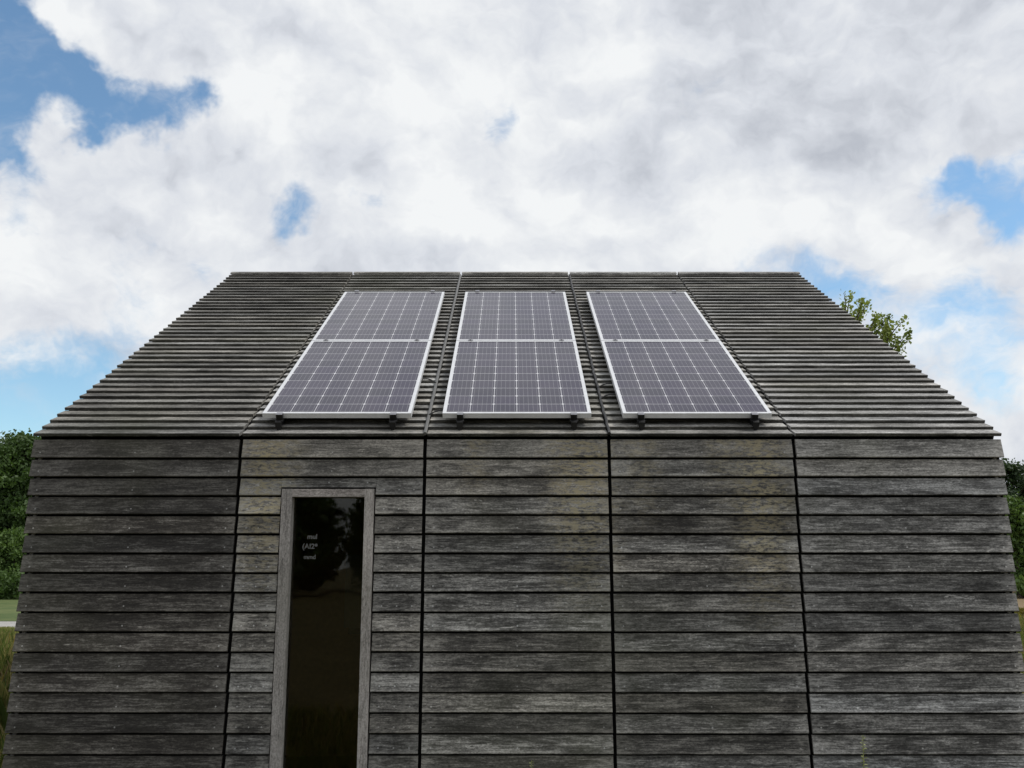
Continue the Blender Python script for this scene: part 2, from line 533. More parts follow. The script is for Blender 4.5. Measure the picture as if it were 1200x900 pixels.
WALL_MATS = [W_WALL_DARK, W_WALL, W_WALL, W_WALL, W_WALL_GREY]
for i in range(5):
    a = SEAMS[i] + (GAP / 2 if i else 0)
    c = SEAMS[i + 1] - (GAP / 2 if i < 4 else 0)
    b = MB()
    for k in range(NROWS + 1):
        z = Z_TOP - k * ROW
        rnd = random.random()
        lap = 0.0 if k == 0 else -0.0125
        h = 0.120 if k == 0 else ROW
        if i == 1 and z < WZ1 + 0.012:
            wall_board(b, a, WX0 - 0.009, z, rnd, 0, lap)
            wall_board(b, WX1 + 0.009, c, z, rnd, 0, lap)
            if z + ROW > WZ1 + 0.012:
                wall_board(b, WX0 - 0.008, WX1 + 0.008, z, rnd, WZ1 + 0.010 - z, lap)
        else:
            wall_board(b, a, c, z, rnd, 0, lap, h)
    o = hb(b, 'wall_panel', WALL_MATS[i])

# black underlay behind the open boards, with a hole for the window
b = MB()
IN = 0.046
zt = EZ - 0.045
for (x0, x1, z0, z1) in ((-HX + 0.008, WX0 + 0.02, 0.05, zt - 0.004), (WX1 - 0.02, HX - 0.008, 0.05, zt - 0.004), (WX0 + 0.02, WX1 - 0.02, WZ1 - 0.02, zt)):
    b.box(x0, x1, IN, IN + 0.02, z0, z1)
# under the two roof slopes
ro = 0.062
for sgn in (1, -1):
    def fr(x, s, h, sgn=sgn):
        y = s * CT - h * SN
        return (x, y if sgn > 0 else DEPTH - y, EZ + s * SN + h * CT)
    b.prism([(0.07, -ro - 0.02), (RL - 0.03, -ro - 0.02), (RL - 0.03, -ro + 0.030), (0.07, -ro + 0.030)], -HX + 0.010, HX - 0.010, fr)
for sx in (-1, 1):
    x = sx * (HX - 0.06)
    ys = [0.08, DEPTH - 0.08]
    b.face([(x, ys[0], 0.05), (x, ys[1], 0.05), (x, ys[1], EZ - 0.04), (x, RUN, EZ + RISE - 0.11), (x, ys[0], EZ - 0.04)])
b.box(-HX + 0.05, HX - 0.05, DEPTH - IN - 0.02, DEPTH - IN, 0.05, zt)
hb(b, 'underlay', M_FELT)

# floor and plinth, inner lining
b = MB()
b.box(-HX + 0.08, HX - 0.08, 0.09, DEPTH - 0.09, 0.0, 0.12)
hb(b, 'floor_slab', M_LINING)
b = MB()
b.face([(-HX + 0.1, 1.7, 0.12), (HX - 0.1, 1.7, 0.12), (HX - 0.1, 1.7, 3.2), (-HX + 0.1, 1.7, 3.2)])
b.face([(-2.9, 0.1, 0.12), (-2.9, 3.2, 0.12), (-2.9, 3.2, 3.3), (-2.9, 0.1, 2.3)])
b.face([(0.3, 0.1, 0.12), (0.3, 3.2, 0.12), (0.3, 3.2, 3.3), (0.3, 0.1, 2.3)])
hb(b, 'inner_lining', M_LINING)

# roof: five bays of boards on each slope
NS = 40
SP = RL / NS
RT = 0.021
RLEAN = 0.0215 / SP


def slope_frame(rear=False, dh=0.0, ds=0.0):
    def fr(x, a, c):          # a = out of the roof, c = up the slope
        s, h = c + ds, a + dh
        y = s * CT - h * SN
        return (x, DEPTH - y if rear else y, EZ + s * SN + h * CT)
    return fr


ROOF_MATS = [W_ROOF_DARK, W_ROOF, W_ROOF, W_ROOF, W_ROOF_GREY]
for rear in (False, True):
    for i in range(5):
        a = SEAMS[i] + (GAP / 2 if i else 0)
        c = SEAMS[i + 1] - (GAP / 2 if i < 4 else 0)
        b = MB()
        for k in range(NS):
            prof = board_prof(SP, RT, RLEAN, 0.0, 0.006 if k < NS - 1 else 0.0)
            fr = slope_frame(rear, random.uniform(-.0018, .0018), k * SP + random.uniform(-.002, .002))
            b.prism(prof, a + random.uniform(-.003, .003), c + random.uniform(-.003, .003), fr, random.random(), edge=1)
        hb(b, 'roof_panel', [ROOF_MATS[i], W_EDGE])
# ridge boards, one per bay
for i in range(5):
    a = SEAMS[i] + (GAP / 2 if i else 0)
    c = SEAMS[i + 1] - (GAP / 2 if i < 4 else 0)
    b = MB()
    zr = EZ + RISE
    b.prism([(RUN - 0.05, zr - 0.034), (RUN, zr - 0.004), (RUN + 0.05, zr - 0.034), (RUN + 0.05, zr - 0.016), (RUN, zr + 0.012), (RUN - 0.05, zr - 0.016)],
            a, c, lambda x, p, q: (x, p, q), random.random())
    hb(b, 'ridge_board', ROOF_MATS[i])

# rear wall and gable walls
b = MB()
for k in range(NROWS + 1):
    z = Z_TOP - k * ROW
    pr = board_prof(ROW if k else 0.115, WT, WLEAN, 0, 0.026 if k else 0)
    b.prism(pr, -HX, HX, lambda x, a, c, z=z: (x, DEPTH + a, z + c), random.random())
hb(b, 'rear_wall', W_WALL)
for sx in (-1, 1):
    b = MB()
    z = Z_TOP - NROWS * ROW
    while z < EZ + RISE - 0.2:
        y0 = 0.03
        if z + ROW > EZ - 0.06: y0 = 0.03 + (z + ROW - EZ + 0.10) / math.tan(TH)
        if DEPTH - 2 * y0 > 0.1:
            b.prism(board_prof(ROW, WT, WLEAN, 0, 0.02), y0, DEPTH - y0,
                    lambda y, a, c, z=z: (sx * (HX - 0.012 + a), y, z + c), random.random())
        z += ROW
    hb(b, 'gable_wall', W_GABLE)

# the tall window
b = MB()
FY = -0.006                                  # face of the frame, a touch proud of the boards
D0, D1 = FY, 0.10
FWL, FWR, FWT = 0.066, 0.060, 0.050
ZB = 0.10
idn = lambda x, p, q: (x, p, q)
b.box(WX0, WX0 + FWL, D0, D1, ZB, WZ1, rnd=0.35)
b.box(WX1 - FWR, WX1, D0, D1, ZB, WZ1, rnd=0.60)
b.box(WX0 + FWL, WX1 - FWR, D0 + 0.001, D1, WZ1 - FWT, WZ1 - 0.001, rnd=0.45, mat=1)
b.box(WX0 + FWL, WX1 - FWR, D0 + 0.001, D1, ZB, ZB + FWT, rnd=0.5, mat=1)
win = hb(b, 'window', [W_FRAME, W_FRAME_H])
b = MB()
GY = 0.072
b.box(WX0 + FWL - 0.001, WX1 - FWR + 0.001, GY - 0.003, GY + 0.003, ZB + FWT, WZ1 - FWT)
pane = b.build('pane', M_GLASS, win, offset=BASE)


def lettering(txt, size, x, z, rot=0.0):
    cu = bpy.data.curves.new('lettering', 'FONT')
    cu.body = txt; cu.size = size; cu.align_x = 'CENTER'; cu.extrude = 0.0006; cu.offset = 0.0011
    tmp = bpy.data.objects.new('lettering', cu)
    COL.objects.link(tmp)
    bpy.context.view_layer.update()
    me = bpy.data.meshes.new_from_object(tmp.evaluated_get(bpy.context.evaluated_depsgraph_get()))
    me.name = 'lettering'
    bpy.data.objects.remove(tmp)
    me.materials.clear(); me.materials.append(M_LETTER)
    M = Matrix.Translation(Vector((x, GY - 0.0045, z)) - BASE) @ Matrix.Rotation(math.pi / 2, 4, 'X')
    me.transform(M)
    o = bpy.data.objects.new('lettering', me)
    o.parent = win
    COL.objects.link(o)
    return o


def on_glass(px, py):
    d = view_dir(px, py)
    t = (GY - CAM.y) / d.y
    p = CAM + d * t
    return p.x, p.z


for txt, px, py, s in (('mul', 366.0, 631.5, 0.044), ('(AI2', 361.5, 643.0, 0.046), ('\u2022', 370.5, 643.2, 0.070), ('mmd', 363.0, 655.0, 0.038)):
    x, z = on_glass(px, py)
    lettering(txt, s, x, z)

# things inside, seen dimly through the pane
o = empty('notice_board', (-1.02, 1.2, 1.15))
tag(o, 'dim grey notice board standing inside behind the tall window', 'board')
b = MB(); b.box(-0.28, 0.18, 0, 0.02, -0.02, 0.52); b.build('panel', M_BOARD, o)
b = MB(); b.box(-0.24, 0.14, -0.03, 0.05, -0.065, -0.022); b.box(-0.07, -0.03, 0.0, 0.03, -1.03, -0.066); b.build('stand', M_FURN, o)
o = empty('cabinet', (-0.98, 0.75, 0.12))
tag(o, 'black cabinet inside the cabin at lower right of the window', 'cabinet')
b = MB(); b.box(-0.10, 0.45, 0, 0.4, 0, 0.88); b.build('carcass', M_FURN, o)
b = MB(); b.box(-0.10, 0.17, -0.02, -0.001, 0.02, 0.86); b.box(0.174, 0.45, -0.02, -0.001, 0.02, 0.86); b.build('door', M_FURN, o)

# ------------------------------------------------------------------ solar panels and rails on the roof
PW, PL, PT = 0.992, 1.645, 0.035
PH = 0.075                                    # top of the panel above the roof plane
CENT = [(SEAMS[i] + SEAMS[i + 1]) / 2 for i in (1, 2, 3)]


def on_roof(x, s, h):
    return Vector((x, s * CT - h * SN, EZ + s * SN + h * CT))


ROT = (TH, 0, 0)


def make_panel():
    root = empty('solar_panel', (0, 0, 0), ROT)
    w = 0.024
    b = MB()
    hw = PW / 2
    b.box(-hw, -hw + w, 0, PL, 0, PT); b.box(hw - w, hw, 0, PL, 0, PT)
    b.box(-hw + w, hw - w, 0, w, 0.0003, PT - 0.0003); b.box(-hw + w, hw - w, PL - w, PL, 0.0003, PT - 0.0003)
    b.build('frame', M_ALU, root)
    b = MB()
    lw, lh = PW - 2 * w, PL - 2 * w
    z = PT - 0.004
    ou, ov = 0.001, 0.003
    b.face([(-hw + w, w, z), (hw - w, w, z), (hw - w, PL - w, z), (-hw + w, PL - w, z)],
           uv=[(ou, ov), (0.934 - ou, ov), (0.934 - ou, 1.582 - ov), (ou, 1.582 - ov)])
    b.face([(-hw + w, w, 0.004), (-hw + w, PL - w, 0.004), (hw - w, PL - w, 0.004), (hw - w, w, 0.004)], uv=[(0.08, 0.08)] * 4)
    b.build('cell_sheet', M_CELLS, root)
    return root


NAMES = ['left', 'middle', 'right']
panel0 = make_panel()
first = True
S_LOW = 0.168
PANEL_LABEL = {
    (0, 0): 'lower solar panel of the left pair, on the roof above the tall window',
    (1, 0): 'lower solar panel of the middle pair, near the eaves of the board roof',
    (2, 0): 'lower solar panel of the right pair, near the eaves of the board roof',
    (0, 1): 'upper solar panel of the left pair, close under the roof ridge',
    (1, 1): 'upper solar panel of the middle pair, close under the roof ridge',
    (2, 1): 'upper solar panel of the right pair, close under the roof ridge'}
for i, cx in enumerate(CENT):
    for j in (0, 1):
        if first:
            p = panel0; first = False
        else:
            p = panel0.copy(); COL.objects.link(p)
            for ch in panel0.children:
                c2 = ch.copy(); COL.objects.link(c2); c2.parent = p
        p.location = on_roof(cx, S_LOW + j * (PL + 0.012), PH - PT)
        tag(p, PANEL_LABEL[(i, j)], 'solar panel', 'solar panels on the roof')

# rails run up the slope under each column of panels; the clamps grip the frames
rail0 = empty('mounting_rail', (0, 0, 0), ROT)
b = MB()
b.box(-0.019, 0.019, -0.075, 2 * PL + 0.08, -0.036, 0.0)
b.box(-0.012, 0.012, -0.070, 2 * PL + 0.07, -0.062, -0.0362)
b.build('rail', M_RAIL, rail0)
b = MB()
b.box(-0.021, 0.021, -0.030, -0.002, 0.0004, PT - 0.002)
b.box(-0.021, 0.021, -0.034, 0.006, PT + 0.0005, PT + 0.004, mat=1)
b.box(-0.026, 0.026, -0.050, -0.004, -0.012, -0.002, rnd=0.2)
b.build('end_clamp', [M_RAIL, M_CLIP], rail0)
b = MB()
b.box(-0.019, 0.019, PL - 0.004, PL + 0.016, PT + 0.0005, PT + 0.005)
b.box(-0.006, 0.006, PL + 0.001, PL + 0.011, PT + 0.0051, PT + 0.010)
b.build('mid_clamp', M_CLIP, rail0)
b = MB()
b.box(-0.02, 0.02, 2 * PL + 0.006, 2 * PL + 0.040, PT - 0.02, PT + 0.010)
b.build('end_clamp', M_CLIP, rail0)
RLAB = ['left-hand black mounting rail under the left pair of solar panels', 'right-hand black mounting rail under the left pair of solar panels',
        'left-hand black mounting rail under the middle pair of solar panels', 'right-hand black mounting rail under the middle pair of solar panels',
        'left-hand black mounting rail under the right pair of solar panels', 'right-hand black mounting rail under the right pair of solar panels']
q = 0
for i, cx in enumerate(CENT):
    for sx in (-0.378, 0.378):
        if q == 0: r = rail0
        else:
            r = rail0.copy(); COL.objects.link(r)
            for ch in rail0.children:
                c2 = ch.copy(); COL.objects.link(c2); c2.parent = r
        r.location = on_roof(cx + sx, S_LOW, PH - PT)
        tag(r, RLAB[q], 'rail', 'rails under the solar panels')
        q += 1

# conduits lying in the two roof seams between the panels
def seam_cable(x, mat, rad, label, twist, tails):
    root = empty('cable', on_roof(x, 0.0, 0.0))
    tag(root, label, 'cable', 'cables in the roof seams')
    o0 = on_roof(x, 0, 0)
    pts = []
    for k in range(60):
        s = -0.01 + k * (RL - 0.12) / 59
        pts.append(on_roof(x + twist * math.sin(k * 2.3) + twist * 0.6 * math.sin(k * 0.7), s, 0.002 + twist * 0.6 * math.cos(k * 1.7)) - o0)
    b = MB(); b.tube(pts, rad, 7)
    b.build('sheath', mat, root, smooth=True)
    for (s, dx) in tails:
        b = MB()
        p = [on_roof(x + dx * t, s + 0.035 * math.sin(t * 3.1), 0.012 + 0.02 * math.sin(t * 3.1)) - o0 for t in (0, .2, .4, .6, .8, 1)]
        b.tube(p, 0.005, 6)
        b.build('tail', M_CABLE, root, smooth=True)


seam_cable(SEAMS[2], M_CONDUIT, 0.0120, 'smooth grey conduit lying in the roof seam left of the middle solar panels', 0.0007,
           [(0.30, 0.17), (0.95, -0.16)])
seam_cable(SEAMS[3], M_CABLE, 0.0105, 'twisted black cable lying in the roof seam right of the middle solar panels', 0.0030,
           [(0.62, 0.17), (0.85, 0.18)])

# ------------------------------------------------------------------ vegetation
def quads(centers, size, aspect=0.6, up=0.0, rnd=None, droop=0.0):
    """random leaf quads (pointed diamonds) round the given centres"""
    n = len(centers)
    d = rng.normal(size=(n, 3)); d[:, 2] += up; d /= np.linalg.norm(d, axis=1)[:, None]
    e = rng.normal(size=(n, 3)); e -= (e * d).sum(1)[:, None] * d; e /= np.linalg.norm(e, axis=1)[:, None]
    s = size * rng.uniform(0.6, 1.3, n)
    L = d * s[:, None]
    W = e * (s * aspect * 0.5)[:, None]
    V = np.stack([centers - L * 0.5, centers + W - L * 0.05, centers + L * 0.5, centers - W - L * 0.05], axis=1).reshape(-1, 3)
    F = np.arange(4 * n).reshape(-1, 4)
    return V, F


def tree_meshes(kind, H, rad, base, nclump, per, leaf, mat, seed, cone=False):
    """trunk mesh with limbs and a crown mesh of leaf clumps carried at limb ends"""
    global rng
    rng = np.random.default_rng(seed)
    rs = random.Random(seed)
    b = MB()
    lean = Vector((rs.uniform(-.04, .04), rs.uniform(-.04, .04), 0))
    b.tube([(lean.x * h * H, lean.y * h * H, h * H * 0.96) for h in (0, .05, .2, .45, .7, 1)],
           [H * .026, H * .019, H * .016, H * .012, H * .007, H * .002], 8)
    cents, csize = [], []
    for k in range(nclump):
        u = rs.random() ** (0.8 if cone else 1.0)
        z = base + (H - base) * u
        if cone: rr = rad * (1 - u) ** 0.8 + 0.15
        else: rr = rad * math.sqrt(max(0.03, 1 - (2 * u - 0.85) ** 2 / 1.35)) * rs.uniform(0.72, 1.15)
        a = rs.uniform(0, 2 * math.pi)
        q = math.sqrt(rs.uniform(0.12, 1.0))
        p = Vector((math.cos(a) * rr * q + lean.x * z, math.sin(a) * rr * q + lean.y * z, z + rs.uniform(-.2, .2)))
        cents.append(p); csize.append(rs.uniform(0.55, 1.35) * rad * (0.20 if not cone else 0.22))
        if k % 3 == 0:
            z0 = max(base * 0.6, z - rr * q * 0.55)
            m = Vector((p.x * .5, p.y * .5, z0 + (z - z0) * .35))
            b.tube([(lean.x * z0, lean.y * z0, z0), m, p], [H * .007, H * .004, H * .0012], 5)
    pts, rv = [], []
    for p, s in zip(cents, csize):
        n = int(per * rs.uniform(0.6, 1.4))
        g = rng.normal(size=(n, 3)) * s * np.array([0.6, 0.6, 0.42])
        pts.append(g + np.array(p))
        tone = rs.random()
        rv.append(np.clip(0.7 * tone + 0.3 * rng.random(n), 0, 1))
    C = np.concatenate(pts); rv = np.concatenate(rv)
    V, F = quads(C, leaf, 0.62)
    return b, V, F, rv, mat


def plant_tree(name, spec, loc, label, cat, group, bark=M_BARK, rot=0.0):
    root = empty(name, loc, (0, 0, rot))
    tag(root, label, cat, group)
    b, V, F, rv, mat = spec
    tk = b.build('trunk', bark, root)
    cr = np_mesh('crown', V, F, mat, rv, root)
    return root


def copy_tree(src, loc, rot, scale, label):
    c = src.copy(); COL.objects.link(c)
    c.location = loc; c.rotation_euler = (0, 0, rot); c.scale = (scale,) * 3
    c['label'] = label
    for ch in src.children:
        d = ch.copy(); COL.objects.link(d); d.parent = c
    return c


# far row on the left of the cabin, about 50 m away
G1 = 'trees beyond the lawn on the left'
left_a = plant_tree('broadleaf_tree', tree_meshes('a', 8.25, 2.3, 1.2, 200, 150, 0.20, M_LEAF_DARK, 3), (-25.7, 43.5, 0),
                    'dark broadleaf tree at the edge of the lawn, next to the cabin wall', 'tree', G1)
left_b = plant_tree('broadleaf_tree', tree_meshes('b', 7.9, 2.0, 0.8, 190, 150, 0.20, M_LEAF_DARK, 5), (-28.1, 44.2, 0),
                    'dark broadleaf tree at the far left end of the photo', 'tree', G1)
for (x, y, rz, s, src, lab) in ((-31.2, 45, 1.2, 1.05, left_a, 'tall dark tree left of the photo edge tree'),
                                (-23.2, 46, 2.2, 0.95, left_b, 'dark tree half behind the cabin wall on the left'),
                                (-35.5, 44, 3.1, 1.0, left_b, 'dark tree well left of the lawn edge'),
                (-30.2, 50, 0.4, 0.98, left_a, 'dark tree in the second row behind the left edge trees'),
                (-27.4, 51, 4.4, 0.92, left_a, 'dark tree in the second row close to the cabin wall')):
    copy_tree(src, (x, y, 0), rz, s, lab)
sh = plant_tree('shrub', tree_meshes('s', 3.0, 1.5, 0.15, 80, 150, 0.16, M_LEAF_MID, 8), (-24.3, 40.6, 0),
                'mid green rounded shrub under the trees on the left', 'shrub', 'shrubs in front of the left trees')
copy_tree(sh, (-26.6, 41.3, 0), 1.1, 1.1, 'mid green shrub at the left edge of the photo')
sh2 = plant_tree('shrub', tree_meshes('t', 1.1, 1.3, 0.05, 60, 60, 0.16, M_LEAF_DARK, 9), (-23.0, 38.6, 0),
                 'low dark bush on the lawn edge before the left trees', 'shrub', 'low bushes along the lawn')
copy_tree(sh2, (-25.1, 38.8, 0), 2.0, 1.05, 'low dark bush at the left edge of the lawn')

# far row on the right
G2 = 'trees beyond the field on the right'
right_a = plant_tree('broadleaf_tree', tree_meshes('c', 6.9, 2.4, 1.0, 200, 150, 0.19, M_LEAF_CONIFER, 13), (26.6, 44.5, 0),
                     'dark green tree on the field edge right of the cabin', 'tree', G2)
right_b = plant_tree('conifer', tree_meshes('d', 4.6, 1.5, 0.2, 150, 70, 0.24, M_LEAF_MID, 14, cone=True), (24.4, 40.2, 0),
                     'lighter green conical tree standing before the dark one on the right', 'tree', G2)
for (x, y, rz, s, src, lab) in ((30.2, 45, 1.0, 1.05, right_a, 'dark tree right of the photo edge'),
                                (23.0, 46, 2.5, 0.9, right_a, 'dark tree half hidden behind the right cabin wall'),
                (27.9, 50, 5.5, 0.95, right_a, 'dark tree in the second row on the right'),
                                (27.3, 41, 2.2, 1.1, right_b, 'conical tree right of the photo edge')):
    copy_tree(src, (x, y, 0), rz, s, lab)
ys = plant_tree('shrub', tree_meshes('y', 0.62, 0.55, 0.05, 45, 60, 0.07, M_LEAF_YELLOW, 17), (12.6, 17.3, 0),
                'yellow flowering shrub at the right corner of the cabin', 'shrub', 'yellow shrubs on the right')
copy_tree(ys, (14.4, 18.6, 0), 1.9, 1.2, 'yellow flowering shrub right of the photo edge')


# the tree behind the roof: long leafy shoots
def shoot_tree(loc):
    global rng
    rng = np.random.default_rng(23)
    rs = random.Random(23)
    root = empty('broadleaf_tree', loc)
    tag(root, 'fresh green tree rising behind the right slope of the roof', 'tree')
    b = MB()
    b.tube([(0, 0, 0), (0.05, 0, 1.2), (0.0, 0.05, 2.6), (0.1, 0, 4.0)], [0.14, 0.11, 0.08, 0.03], 8)
    pts, rv = [], []

    def shoot(p0, p1, n, spread=0.10):
        p0, p1 = Vector(p0), Vector(p1)
        mid = (p0 + p1) * .5 + Vector((rs.uniform(-.1, .1), rs.uniform(-.1, .1), 0.12))
        line = []
        for k in range(9):
            t = k / 8
            line.append(p0 * (1 - t) ** 2 + mid * 2 * t * (1 - t) + p1 * t * t)
        b.tube(line, [0.022 - 0.018 * k / 8 for k in range(9)], 5)
        tone = rs.random()
        for k in range(int(n * 1.65)):
            t = rs.uniform(0.10, 1.0) ** 0.8
            q = line[min(8, int(t * 8.99))] + Vector((rs.gauss(0, spread), rs.gauss(0, spread), rs.gauss(0, spread))) * (1.15 - .75 * t)
            pts.append(q); rv.append(min(1, max(0, .5 * tone + .5 * rs.random())))
    # hidden mass of the crown
    for k in range(95):
        a = rs.uniform(0, 6.28); q = math.sqrt(rs.random()) * 1.5
        z = rs.uniform(2.4, 5.0)
        q *= math.sqrt(max(0.05, 1 - ((z - 3.6) / 1.75) ** 2))
        e = Vector((math.cos(a) * q, math.sin(a) * q, z))
        shoot((e.x * .25, e.y * .25, z - 0.9), e, 60, 0.16)
    # shoots that show above the roof slope
    for (dx, dz, n) in SHOOTS:
        y = rs.uniform(-.3, .3)
        shoot((dx * .55, y * .5, dz - 0.75), (dx, y, dz), n, 0.085)
    bb = b.build('trunk', M_BARK, root)
    V, F = quads(np.array([tuple(p) for p in pts]), 0.078, 0.66)
    np_mesh('crown', V, F, M_LEAF_FRESH, rv, root)
    return root


DT = 18.0
TX = (985 - 600) / F_PX * DT / math.cos(PITCH) + CAM.x
TY = CAM.y + DT


def at_tree(px, py):
    d = view_dir(px, py)
    p = CAM + d * (DT / d.y)
    return p.x - TX, p.z


SHOOTS = []
for (px, py, n) in ((984, 347, 26), (992, 352, 30), (1002, 341, 50), (1004, 358, 45), (1011, 352, 45), (1019, 355, 45), (1014, 362, 40),
                    (1020, 372, 30), (1033, 368, 80), (1040, 372, 70), (1026, 380, 60), (1036, 384, 90), (1046, 386, 80), (1056, 376, 50),
                    (1052, 388, 60), (1060, 392, 60), (1064, 399, 50), (1050, 400, 80), (1058, 408, 60), (1040, 396, 80), (1063, 411, 30)):
    dx, z = at_tree(px, py)
    SHOOTS.append((dx, z, n))
shoot_tree((TX, TY, 0))


# weeds against the front wall
def weed(loc, h, label, seed):
    rs = random.Random(seed)
    root = empty('weed', loc)
    tag(root, label, 'weed', 'weeds at the foot of the wall')
    line = [Vector((0.035 * (1 - t) ** 1.5 + 0.006 * math.sin(7 * t), 0.01 * math.sin(5 * t), h * t)) for t in [k / 12 for k in range(13)]]
    b = MB(); b.tube(line, [0.0045 - 0.0028 * k / 12 for k in range(13)], 6)
    b.build('stem', M_STEM, root)
    b = MB()
    n = int(h * 130)
    for k in range(n):
        t = 0.12 + 0.88 * k / n
        p = line[min(12, int(t * 12.99))].lerp(line[min(12, int(t * 12.99) + 1)], (t * 12.99) % 1) if t < 0.92 else line[12]
        p = Vector((p.x, p.y, h * t))
        a = k * 2.4 + rs.uniform(-.3, .3)
        L = rs.uniform(0.028, 0.046) * (1.25 - .75 * t)
        d = Vector((math.cos(a), math.sin(a) * .9, rs.uniform(0.1, .7))).normalized()
        w = (d.cross(Vector((0, 0, 1))).normalized() + Vector((0, 0, rs.uniform(-1, 1)))).normalized() * L * 0.24
        tip = p + d * L + Vector((0, 0, -0.2 * L))
        m = p + d * L * .5
        b.face([p, m + w, tip, m - w], rs.random())
    b.build('leaves', M_WEED, root)
    return root


weed((2.015, -0.28, 0), 0.615, 'taller thin green weed in front of the right wall panel', 4)
weed((0.075, -0.28, 0), 0.475, 'short weed tip below the middle of the cabin wall', 9)

# meadow grass: one mass of blades
def grass():
    global rng
    rng = np.random.default_rng(31)
    P, Hh = [], []

    def add(n, x0, x1, y0, y1, h0, h1, cond=None):
        x = rng.uniform(x0, x1, n); y = rng.uniform(y0, y1, n)
        k = np.ones(n, bool)
        k &= ~((np.abs(x) < HX + 0.08) & (y > -0.1) & (y < DEPTH + 0.1))
        if cond is not None: k &= cond(x, y)
        P.append(np.stack([x, y], 1)[k]); Hh.append(rng.uniform(h0, h1, n)[k])
    wedge_l = lambda x, y: (x < -0.49 * (y + 6.1)) & (x > -0.62 * (y + 6.1) - 0.4)
    wedge_r = lambda x, y: (x > 0.505 * (y + 6.1)) & (x < 0.60 * (y + 6.1) + 0.4)
    add(160000, -15, -3.25, 0.2, 17.9, 0.30, 0.72, wedge_l)
    add(160000, 3.25, 16, 0.2, 20, 0.22, 0.50, wedge_r)
    add(26000, -15, -3.25, -3, 17.9, 0.25, 0.6)
    add(26000, 3.25, 15, -3, 20, 0.25, 0.5)
    add(14000, -3.2, 3.2, -3.6, -0.12, 0.10, 0.30)
    p = np.concatenate(P); h = np.concatenate(Hh)
    n = len(p)
    dist = p[:, 1] + 6.1
    h = np.where((p[:, 0] < -3) & (p[:, 1] > 1), np.minimum(h, h / 0.72 * np.maximum(0.10, 0.92 * (1.6 - 0.0622 * dist))), h)
    h = np.where((p[:, 0] < -3) & (p[:, 1] < 2.0), h * 0.55, h)
    a = rng.uniform(0, 2 * np.pi, n)
    lean = rng.uniform(0.05, 0.45, n) * h
    w = rng.uniform(0.003, 0.007, n) * (1 + 0.05 * (p[:, 1] + 6))
    dx, dy = np.cos(a), np.sin(a)
    base = np.stack([p[:, 0], p[:, 1], np.zeros(n)], 1)
    side = np.stack([-dy * w, dx * w, np.zeros(n)], 1)
    midp = base + np.stack([dx * lean * .3, dy * lean * .3, h * .6], 1)
    tip = base + np.stack([dx * lean, dy * lean, h], 1)
    V = np.stack([base - side, base + side, midp + side * .8, tip, midp - side * .8], 1).reshape(-1, 3)
    i = np.arange(n)[:, None] * 5
    F = i + np.array([[0, 1, 2, 3, 4]])
    big = 0.5 + 0.5 * np.sin(p[:, 0] * 1.3 + np.sin(p[:, 1] * 0.9) * 2) * np.sin(p[:, 1] * 0.7)
    rv = np.clip(rng.beta(1.6, 1.8, n) * 0.85 + 0.25 * big - 0.04, 0, 0.999)
    o = np_mesh('meadow_grass', V, F, M_GRASS, rv, n=5)
    tag(o, 'tall rough meadow grass with tan seed stalks around the cabin', 'grass', kind='stuff')


grass()

# trees behind the camera, seen only as reflections in the window
G3 = 'trees across the meadow facing the cabin'
far0 = plant_tree('broadleaf_tree', tree_meshes('e', 6.2, 2.6, 0.6, 150, 60, 0.40, M_LEAF_DARK, 41), (-17.0, -42, 0),
                  'dark tree across the meadow reflected in the tall window', 'tree', G3)
for k, (x, y, rz, s) in enumerate(((-22, -45, .7, 1.1), (-11.6, -44, 2.0, .9), (-27, -42, 3.0, 1.0), (-6, -45, 4.0, 1.1), (-14, -52, 5.0, 1.15))):
    copy_tree(far0, (x, y, 0), rz, s, 'dark tree across the meadow behind the camera')
by = plant_tree('shrub', tree_meshes('z', 2.2, 1.0, 0.1, 60, 60, 0.16, M_LEAF_YELLOW, 43), (-9.6, -25, 0),
                'yellow green bush across the meadow reflected in the tall window', 'shrub', None)

# ------------------------------------------------------------------ world: Nishita sky with procedural clouds
SUN_EL, SUN_ROT = R(57), R(84)
world = bpy.data.worlds.new('World')
scene.world = world
world.use_nodes = True
nt = NT(world.node_tree)
sky = nt.n('ShaderNodeTexSky', sky_type='NISHITA')
sky.sun_disc = False
sky.sun_elevation = SUN_EL
sky.sun_rotation = SUN_ROT
sky.air_density = 1.0; sky.dust_density = 0.3; sky.ozone_density = 0.25
bg_sky = nt.n('ShaderNodeBackground')
nt.put(bg_sky.inputs[0], nt.mix(1.0, sky.outputs[0], (0.83, 1.0, 1.03), 'MULTIPLY')); bg_sky.inputs[1].default_value = 0.145

D = nt.n('ShaderNodeTexCoord').outputs['Generated']




def voro(P, scale, detail=3.0, rough=0.55):
    nd = nt.n('ShaderNodeTexVoronoi', feature='F1')
    nt.put(nd.inputs['Vector'], P)
    nd.inputs['Scale'].default_value = scale
    nd.inputs['Detail'].default_value = detail
    nd.inputs['Roughness'].default_value = rough
    nd.normalize = True
    return nt.math('SUBTRACT', 1.0, nd.outputs['Distance'])


# puffs flattened a little towards the horizon, domain-warped
warp = nt.scale(nt.vmath('SUBTRACT', nt.noise(D, 4.0, 5, 0.64, col=True), (0.5, 0.5, 0.5)), 0.15)
Pq = nt.vmath('MULTIPLY', nt.vmath('ADD', D, warp), (1.0, 1.0, 1.5))
L = (0.018, -0.004, 0.040)
Pl = nt.vmath('ADD', Pq, L)
n0, n1 = nt.noise(Pq, 3.1, 8, 0.58), nt.noise(Pl, 3.1, 8, 0.58)
p0, p1 = voro(Pq, 6.5), voro(Pl, 6.5)
n_fine = nt.noise(Pq, 12.0, 6, 0.64)


